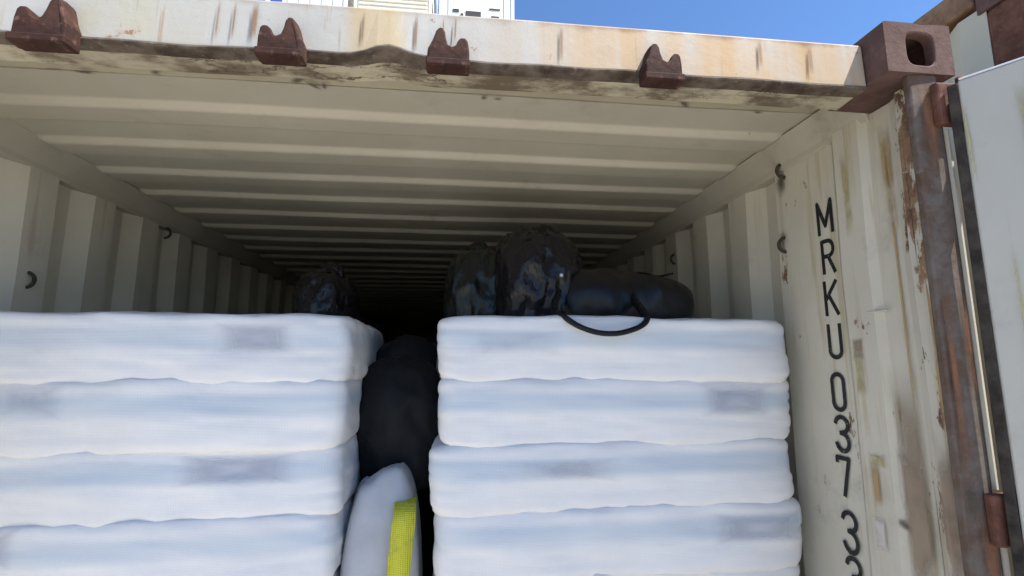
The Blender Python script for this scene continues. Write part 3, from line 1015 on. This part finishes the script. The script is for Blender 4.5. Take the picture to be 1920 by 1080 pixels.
# ------------------------------------------------------------------ sacks
def sack_mesh(w, d, h, seed):
    """pillow-like sack: rounded block with wrinkles, stitched fin at front and back"""
    nx, ny, nz = 22, 14, 10
    bm = bmesh.new()
    bmesh.ops.create_cube(bm, size=2.0)
    bmesh.ops.subdivide_edges(bm, edges=bm.edges[:], cuts=21, use_grid_fill=True)
    sd = Vector((seed * 3.1, seed * 1.7, seed))
    for v in bm.verts:
        x, y_, z = v.co
        e1, e2 = 13.0, 8.0
        rr = (abs(x) ** e1 + abs(y_) ** e1) ** (1 / e1)
        k = 1.0 if rr < 1e-6 else max(abs(x), abs(y_)) / rr
        k = max(k, 0.9)
        rz = (max(abs(x), abs(y_)) ** e2 + abs(z) ** e2) ** (1 / e2)
        m_ = max(max(abs(x), abs(y_)), abs(z))
        kz = m_ / rz if rz > 1e-6 else 1
        px, py, pz = x * k * (kz ** 0.45), y_ * k * (kz ** 0.45), z * (kz ** 0.9)
        q = Vector((px * w / 2, py * d / 2, pz * h / 2))
        n1 = noise.noise(Vector((q.x * 6, q.y * 6, q.z * 9)) + sd) * 0.009
        n2 = noise.noise(Vector((q.x * 22, q.y * 22, q.z * 12)) + sd) * 0.0035
        # pinched folds running in from the ends and the side seams
        endness = max(abs(px), abs(py)) ** 3
        fold = (1 - abs(noise.noise(Vector((q.x * 11, q.y * 11, q.z * 30)) + sd * 2)) * 3.0)
        fold2 = (1 - abs(noise.noise(Vector((q.x * 30, q.y * 30, q.z * 9)) + sd * 3)) * 3.0)
        n1 -= max(0, fold) * 0.0035 * (0.35 + 0.65 * endness)
        n2 -= max(0, fold2) * 0.0014
        q += Vector((px, py, pz * 0.7)) * (n1 + n2)
        q.z += noise.noise(Vector((q.x * 4, q.y * 4, seed))) * 0.004
        v.co = q + Vector((0, 0, h / 2))
    me = bpy.data.meshes.new('sack')
    bm.to_mesh(me); bm.free()
    me.polygons.foreach_set('use_smooth', [True] * len(me.polygons))
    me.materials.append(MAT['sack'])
    return me
LH = 0.168
D = 0.80
variants = {
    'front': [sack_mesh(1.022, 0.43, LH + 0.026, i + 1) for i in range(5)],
}
ORD = ['top', 'second', 'third', 'fourth', 'fifth']
def stack(x0, x1, ytop, ztop, side):
    nlay = 10
    for L in range(nlay):
        zb = ztop - (L + 1) * LH
        xm = (x0 + x1) / 2 + (0.0016 * L if side == 'right' else 0)
        spots = [('front', xm, ytop + 0.21, 'front one'), ('front', xm, ytop + 0.63, 'rear one')]
        for kind, xc, yc, where in spots:
            pool = variants[kind]
            o = link('sack', pool[(L * 3 + rnd.randrange(2)) % len(pool)])
            o.location = (xc + rnd.uniform(-.010, .010), yc + rnd.uniform(-0.006, 0.006), zb)
            o.scale = (1.0 + (0.0025 * L if side == 'right' else 0.0), 1, 1)
            o.rotation_euler = (rnd.uniform(-.012, .012), rnd.uniform(-.008, .008), rnd.uniform(-.014, .014) + (math.pi if rnd.random() < .5 else 0))
            if L < 5:
                lab = f'white sack in {ORD[L]} layer of the {side} stack, {where}'
            else:
                lab = f'white sack low in the {side} stack, below the fifth layer from its top'
            tag(o, lab, 'sack', f'white sacks of the {side} stack')
    # wooden pallet beneath
    pz = ztop - nlay * LH
    pal = thing('wooden_pallet', f'wooden pallet on the container floor beneath the {side} stack', 'pallet', ((x0 + x1) / 2, ytop + D / 2, 0.157))
    hh = pz - 0.157
    for k in range(5):
        xa = -0.5 + k * 0.2
        box('deck_board', xa + 0.01, xa + 0.18, -D / 2, D / 2, hh - 0.022, hh - 0.001, 'wood', pal)
    for k in (-1, 0, 1):
        box('stringer', -0.49, 0.49, k * 0.34 - 0.045, k * 0.34 + 0.045, 0.0, hh - 0.023, 'wood', pal)
stack(0.092, 1.096, 0.45, 1.956, 'right')
stack(-1.155, -0.155, 0.45, 1.962, 'left')

# faded printing on some sack fronts: skins that follow the sack's bulge, children of the sack beneath
def print_on(xc, zc, w, h):
    dg = bpy.context.evaluated_depsgraph_get()
    best = None
    hit, loc, nrm, idx, ob, mw = scene.ray_cast(dg, Vector((xc, -0.2, zc)), Vector((0, 1, 0)))
    if not hit or not ob.name.startswith('sack'):
        return
    base = bpy.data.objects[ob.name]
    nx, nz = 18, 9
    verts, faces, uvs = [], [], []
    for i in range(nx + 1):
        for j in range(nz + 1):
            px, pz = xc - w / 2 + w * i / nx, zc - h / 2 + h * j / nz
            hit2, l2, n2, _, ob2, _ = scene.ray_cast(dg, Vector((px, -0.2, pz)), Vector((0, 1, 0)))
            if not hit2 or ob2.name != ob.name:
                l2 = Vector((px, loc.y + 0.004, pz))
            verts.append(l2 - Vector((0, 0.0012, 0)))
            uvs.append((i / nx, j / nz))
    for i in range(nx):
        for j in range(nz):
            a = i * (nz + 1) + j
            faces.append((a, a + nz + 1, a + nz + 2, a + 1))
    me = bpy.data.meshes.new('printed_mark')
    inv = base.matrix_world.inverted()
    me.from_pydata([inv @ v for v in verts], [], faces)
    ul = me.uv_layers.new(name='UVMap')
    for lp in me.loops:
        ul.data[lp.index].uv = uvs[lp.vertex_index]
    me.polygons.foreach_set('use_smooth', [True] * len(me.polygons))
    o = link('printed_mark', me, 'print', base)
    return o
bpy.context.view_layer.update()
PRINTS = [(0.93, 1.745, 0.24, 0.10), (0.97, 1.405, 0.30, 0.09), (-0.39, 1.592, 0.32, 0.085), (-0.37, 1.915, 0.22, 0.09), (-0.88, 1.76, 0.18, 0.10),
          (0.30, 1.905, 0.30, 0.08), (0.42, 1.57, 0.36, 0.07), (-0.93, 1.43, 0.16, 0.10)]

# ------------------------------------------------------------------ dark bags
def lump(name, dims, loc, mat, seed, crumple=0.02, freq=7, flat_bottom=0.55, ex=2.6, parent=None, rot=0.0, sub=5, stretch=(1, 1, 1)):
    """a stuffed bag: super-ellipsoid with sharp ridged folds, slumped on its base"""
    bm = bmesh.new()
    bmesh.ops.create_icosphere(bm, subdivisions=sub, radius=1.0)
    sd = Vector((seed * 5.3, seed * 2.9, seed * 1.1))
    for v in bm.verts:
        p_ = v.co.normalized()
        r = (abs(p_.x) ** ex + abs(p_.y) ** ex + abs(p_.z) ** ex) ** (-1 / ex)
        q = p_ * r
        if q.z < -flat_bottom:
            q.z = -flat_bottom - (q.z + flat_bottom) * -0.12
        s_q = Vector((q.x * stretch[0], q.y * stretch[1], q.z * stretch[2]))
        a = noise.noise(s_q * 1.3 + sd)
        rid = 1.0 - abs(noise.noise(s_q * freq * 0.45 + sd)) * 2
        rid2 = 1.0 - abs(noise.noise(s_q * freq + sd * 2)) * 2
        k = a * 0.10 + crumple * (rid * 1.0 + 0.5 * rid2)
        up = 1.0 if q.z > -flat_bottom + 0.05 else 0.35
        q = q + p_ * k * up
        v.co = Vector((q.x * dims[0] / 2, q.y * dims[1] / 2, (q.z + flat_bottom) * dims[2] / (1 + flat_bottom)))
    me = bpy.data.meshes.new(name)
    bm.to_mesh(me); bm.free()
    me.polygons.foreach_set('use_smooth', [True] * len(me.polygons))
    o = link(name, me, mat, parent)
    if loc:
        o.location = loc
        o.rotation_euler = (0, 0, rot)
    return o

def duffel(name, label, L, dia, loc, rotz, mat, seed, strap=True):
    t = thing(name, label, 'duffel bag', loc, 'black duffel bags among the sacks')
    t.rotation_euler = (0, 0, rotz)
    bm = bmesh.new()
    nu, nv = 44, 40
    V = []
    sd = Vector((seed, seed * 2, 3))
    for i in range(nu + 1):
        u = i / nu
        x = (u - 0.5) * L
        e = abs(2 * u - 1)
        r = dia / 2 * max(0.03, (1 - e ** 5.5)) ** 0.5
        row = []
        for j in range(nv):
            an = 2 * math.pi * j / nv
            ca, sa = math.cos(an), math.sin(an)
            q = (abs(ca) ** 2.5 + abs(sa) ** 2.5) ** (-1 / 2.5)
            yy, zz = r * q * ca * 1.12, r * q * sa
            if zz < -0.30 * dia: zz = -0.30 * dia - (zz + 0.30 * dia) * -0.25
            sag = -0.010 * math.sin(u * 7 + seed) * (1 if zz > 0 else 0.2)
            f = noise.noise(Vector((x * 9, yy * 7, zz * 7)) + sd) * 0.014 + (1 - abs(noise.noise(Vector((x * 14, yy * 9, zz * 9)) + sd)) * 2) * 0.006
            row.append(bm.verts.new((x, yy + f * ca, zz + 0.34 * dia + (f + sag) * max(sa, 0.1))))
        V.append(row)
    for i in range(nu):
        for j in range(nv):
            bm.faces.new((V[i][j], V[i + 1][j], V[i + 1][(j + 1) % nv], V[i][(j + 1) % nv]))
    bm.faces.new(V[0]); bm.faces.new(V[-1][::-1])
    bmesh.ops.recalc_face_normals(bm, faces=bm.faces)
    me = bpy.data.meshes.new('body')
    bm.to_mesh(me); bm.free()
    me.polygons.foreach_set('use_smooth', [True] * len(me.polygons))
    link('body', me, mat, t)
    # zip along the top
    tube('zip', [((k / 20 - 0.5) * L * 0.8, 0.0, dia * 0.83 + 0.006 * math.sin(k)) for k in range(21)], 0.006, 'webbing', t, 6, 0.6)
    return t

# duffel on the right stack, strap looping over the sack's front edge
d1 = duffel('duffel_bag', 'black nylon duffel bag lying on the right stack, handle loop hanging over the front', 0.50, 0.232, (0.69, 0.73, 1.958), R(4), 'nylon', 2)
# handle strap hanging in front of the sack
def smooth_path(pts, n=6):
    pts = [Vector(p_) for p_ in pts]
    out = []
    for k in range(len(pts) - 1):
        p0, p1, p2, p3 = pts[max(k - 1, 0)], pts[k], pts[k + 1], pts[min(k + 2, len(pts) - 1)]
        for q in range(n):
            t = q / n
            out.append(0.5 * ((2 * p1) + (p2 - p0) * t + (2 * p0 - 5 * p1 + 4 * p2 - p3) * t * t + (3 * p1 - p0 - 3 * p2 + p3) * t ** 3))
    return out + [pts[-1]]
hw = [(.465, .64, 2.07), (.440, .58, 2.03), (.432, .51, 1.992), (.444, .448, 1.972), (.474, .420, 1.948), (.520, .411, 1.932), (.570, .411, 1.929), (.615, .414, 1.938), (.655, .428, 1.954), (.682, .47, 1.978), (.692, .55, 2.02), (.695, .63, 2.07)]
tube('handle', [Vector(q) - Vector((0.69, 0.73, 1.958)) for q in smooth_path(hw)], 0.015, 'webbing', d1, 10, 0.5)
d1.rotation_euler = (0, 0, 0)
box('buckle', -0.225, -0.215, -0.115, -0.105, 0.160, 0.170, 'pin', d1, 0.002)

pb = lump('plastic_wrapped_bag', (0.30, 0.34, 0.33), (0.405, 0.80, 1.963), 'black_plastic', 3, 0.075, 6.5, 0.62, 2.9, rot=0.2, stretch=(1.3, 1.3, 0.7))
tag(pb, 'crumpled dark plastic-wrapped bag beside the duffel on the right stack', 'bag', 'dark wrapped bags among the sacks')
pg = lump('plastic_wrapped_bag', (0.25, 0.36, 0.285), (0.235, 0.90, 1.963), 'green_plastic', 8, 0.06, 6, 0.6, 2.6, rot=-0.1, stretch=(1.3, 1.3, 0.6))
tag(pg, 'greenish dark plastic bag at the left end of the row on the right stack', 'bag', 'dark wrapped bags among the sacks')
pl = lump('plastic_wrapped_bag', (0.20, 0.30, 0.22), (-0.335, 1.00, 1.962), 'black_plastic', 12, 0.075, 6, 0.6, 2.5)
tag(pl, 'dark bag with a dull grey sheen lying far back on the left stack', 'bag', 'dark wrapped bags among the sacks')
for bag, (nx_, ny_, nz_), mt in ((pb, (0.03, -0.02, 0.318), 'black_plastic'), (pg, (-0.02, -0.03, 0.272), 'green_plastic'), (pl, (0.01, -0.02, 0.208), 'black_plastic')):
    neck = lump('tied_neck', (0.085, 0.075, 0.060), None, mt, 31, 0.16, 7, 0.8, 1.6, parent=bag, sub=4)
    neck.location = (nx_, ny_, nz_ - 0.012)
    neck.rotation_euler = (0.3, 0.5, 0)
# bags jammed in the gap between the stacks
pn = lump('slumped_bag', (0.30, 0.42, 0.42), (-0.035, 1.15, 1.52), 'navy', 15, 0.03, 5, 0.8, 3.0)
tag(pn, 'navy black bag wedged deep in the gap between the stacks', 'bag', 'bags wedged in the gap')
pk = lump('slumped_bag', (0.27, 0.30, 0.40), (-0.035, 0.80, 1.47), 'grey_nylon', 21, 0.06, 4.5, 0.75, 2.4)
tag(pk, 'charcoal grey bag slumped in the gap between the two sack stacks', 'bag', 'bags wedged in the gap')
ps = lump('upright_sack', (0.225, 0.24, 1.36), (-0.055, 0.62, 0.158), 'pale_sack', 23, 0.02, 4, 0.9, 3.6)
tag(ps, 'pale grey upright sack at the bottom of the gap between the stacks', 'sack')
sp_ = smooth_path([(0.010, 0.60, 1.478), (0.013, 0.53, 1.480), (0.016, 0.492, 1.462), (0.012, 0.480, 1.41), (0.004, 0.476, 1.30), (-0.004, 0.476, 1.12), (-0.006, 0.48, 0.90), (-0.006, 0.51, 0.66)])
vv, ff = [], []
for k, q in enumerate(sp_):
    tw = 0.007 * math.sin(k * 0.23 + 0.6)
    vv += [q + Vector((-0.029, tw, 0)), q + Vector((0.029, -tw, 0))]
    if k: ff.append((2 * k - 2, 2 * k - 1, 2 * k + 1, 2 * k))
st_ = link('lashing_strap', mesh('lashing_strap', vv, ff, True), 'yellow')
sm_ = st_.modifiers.new('thickness', 'SOLIDIFY'); sm_.thickness = 0.004
tag(st_, 'bright yellow lashing strap hanging in the gap by the right stack', 'strap')

for a in PRINTS:
    print_on(*a)
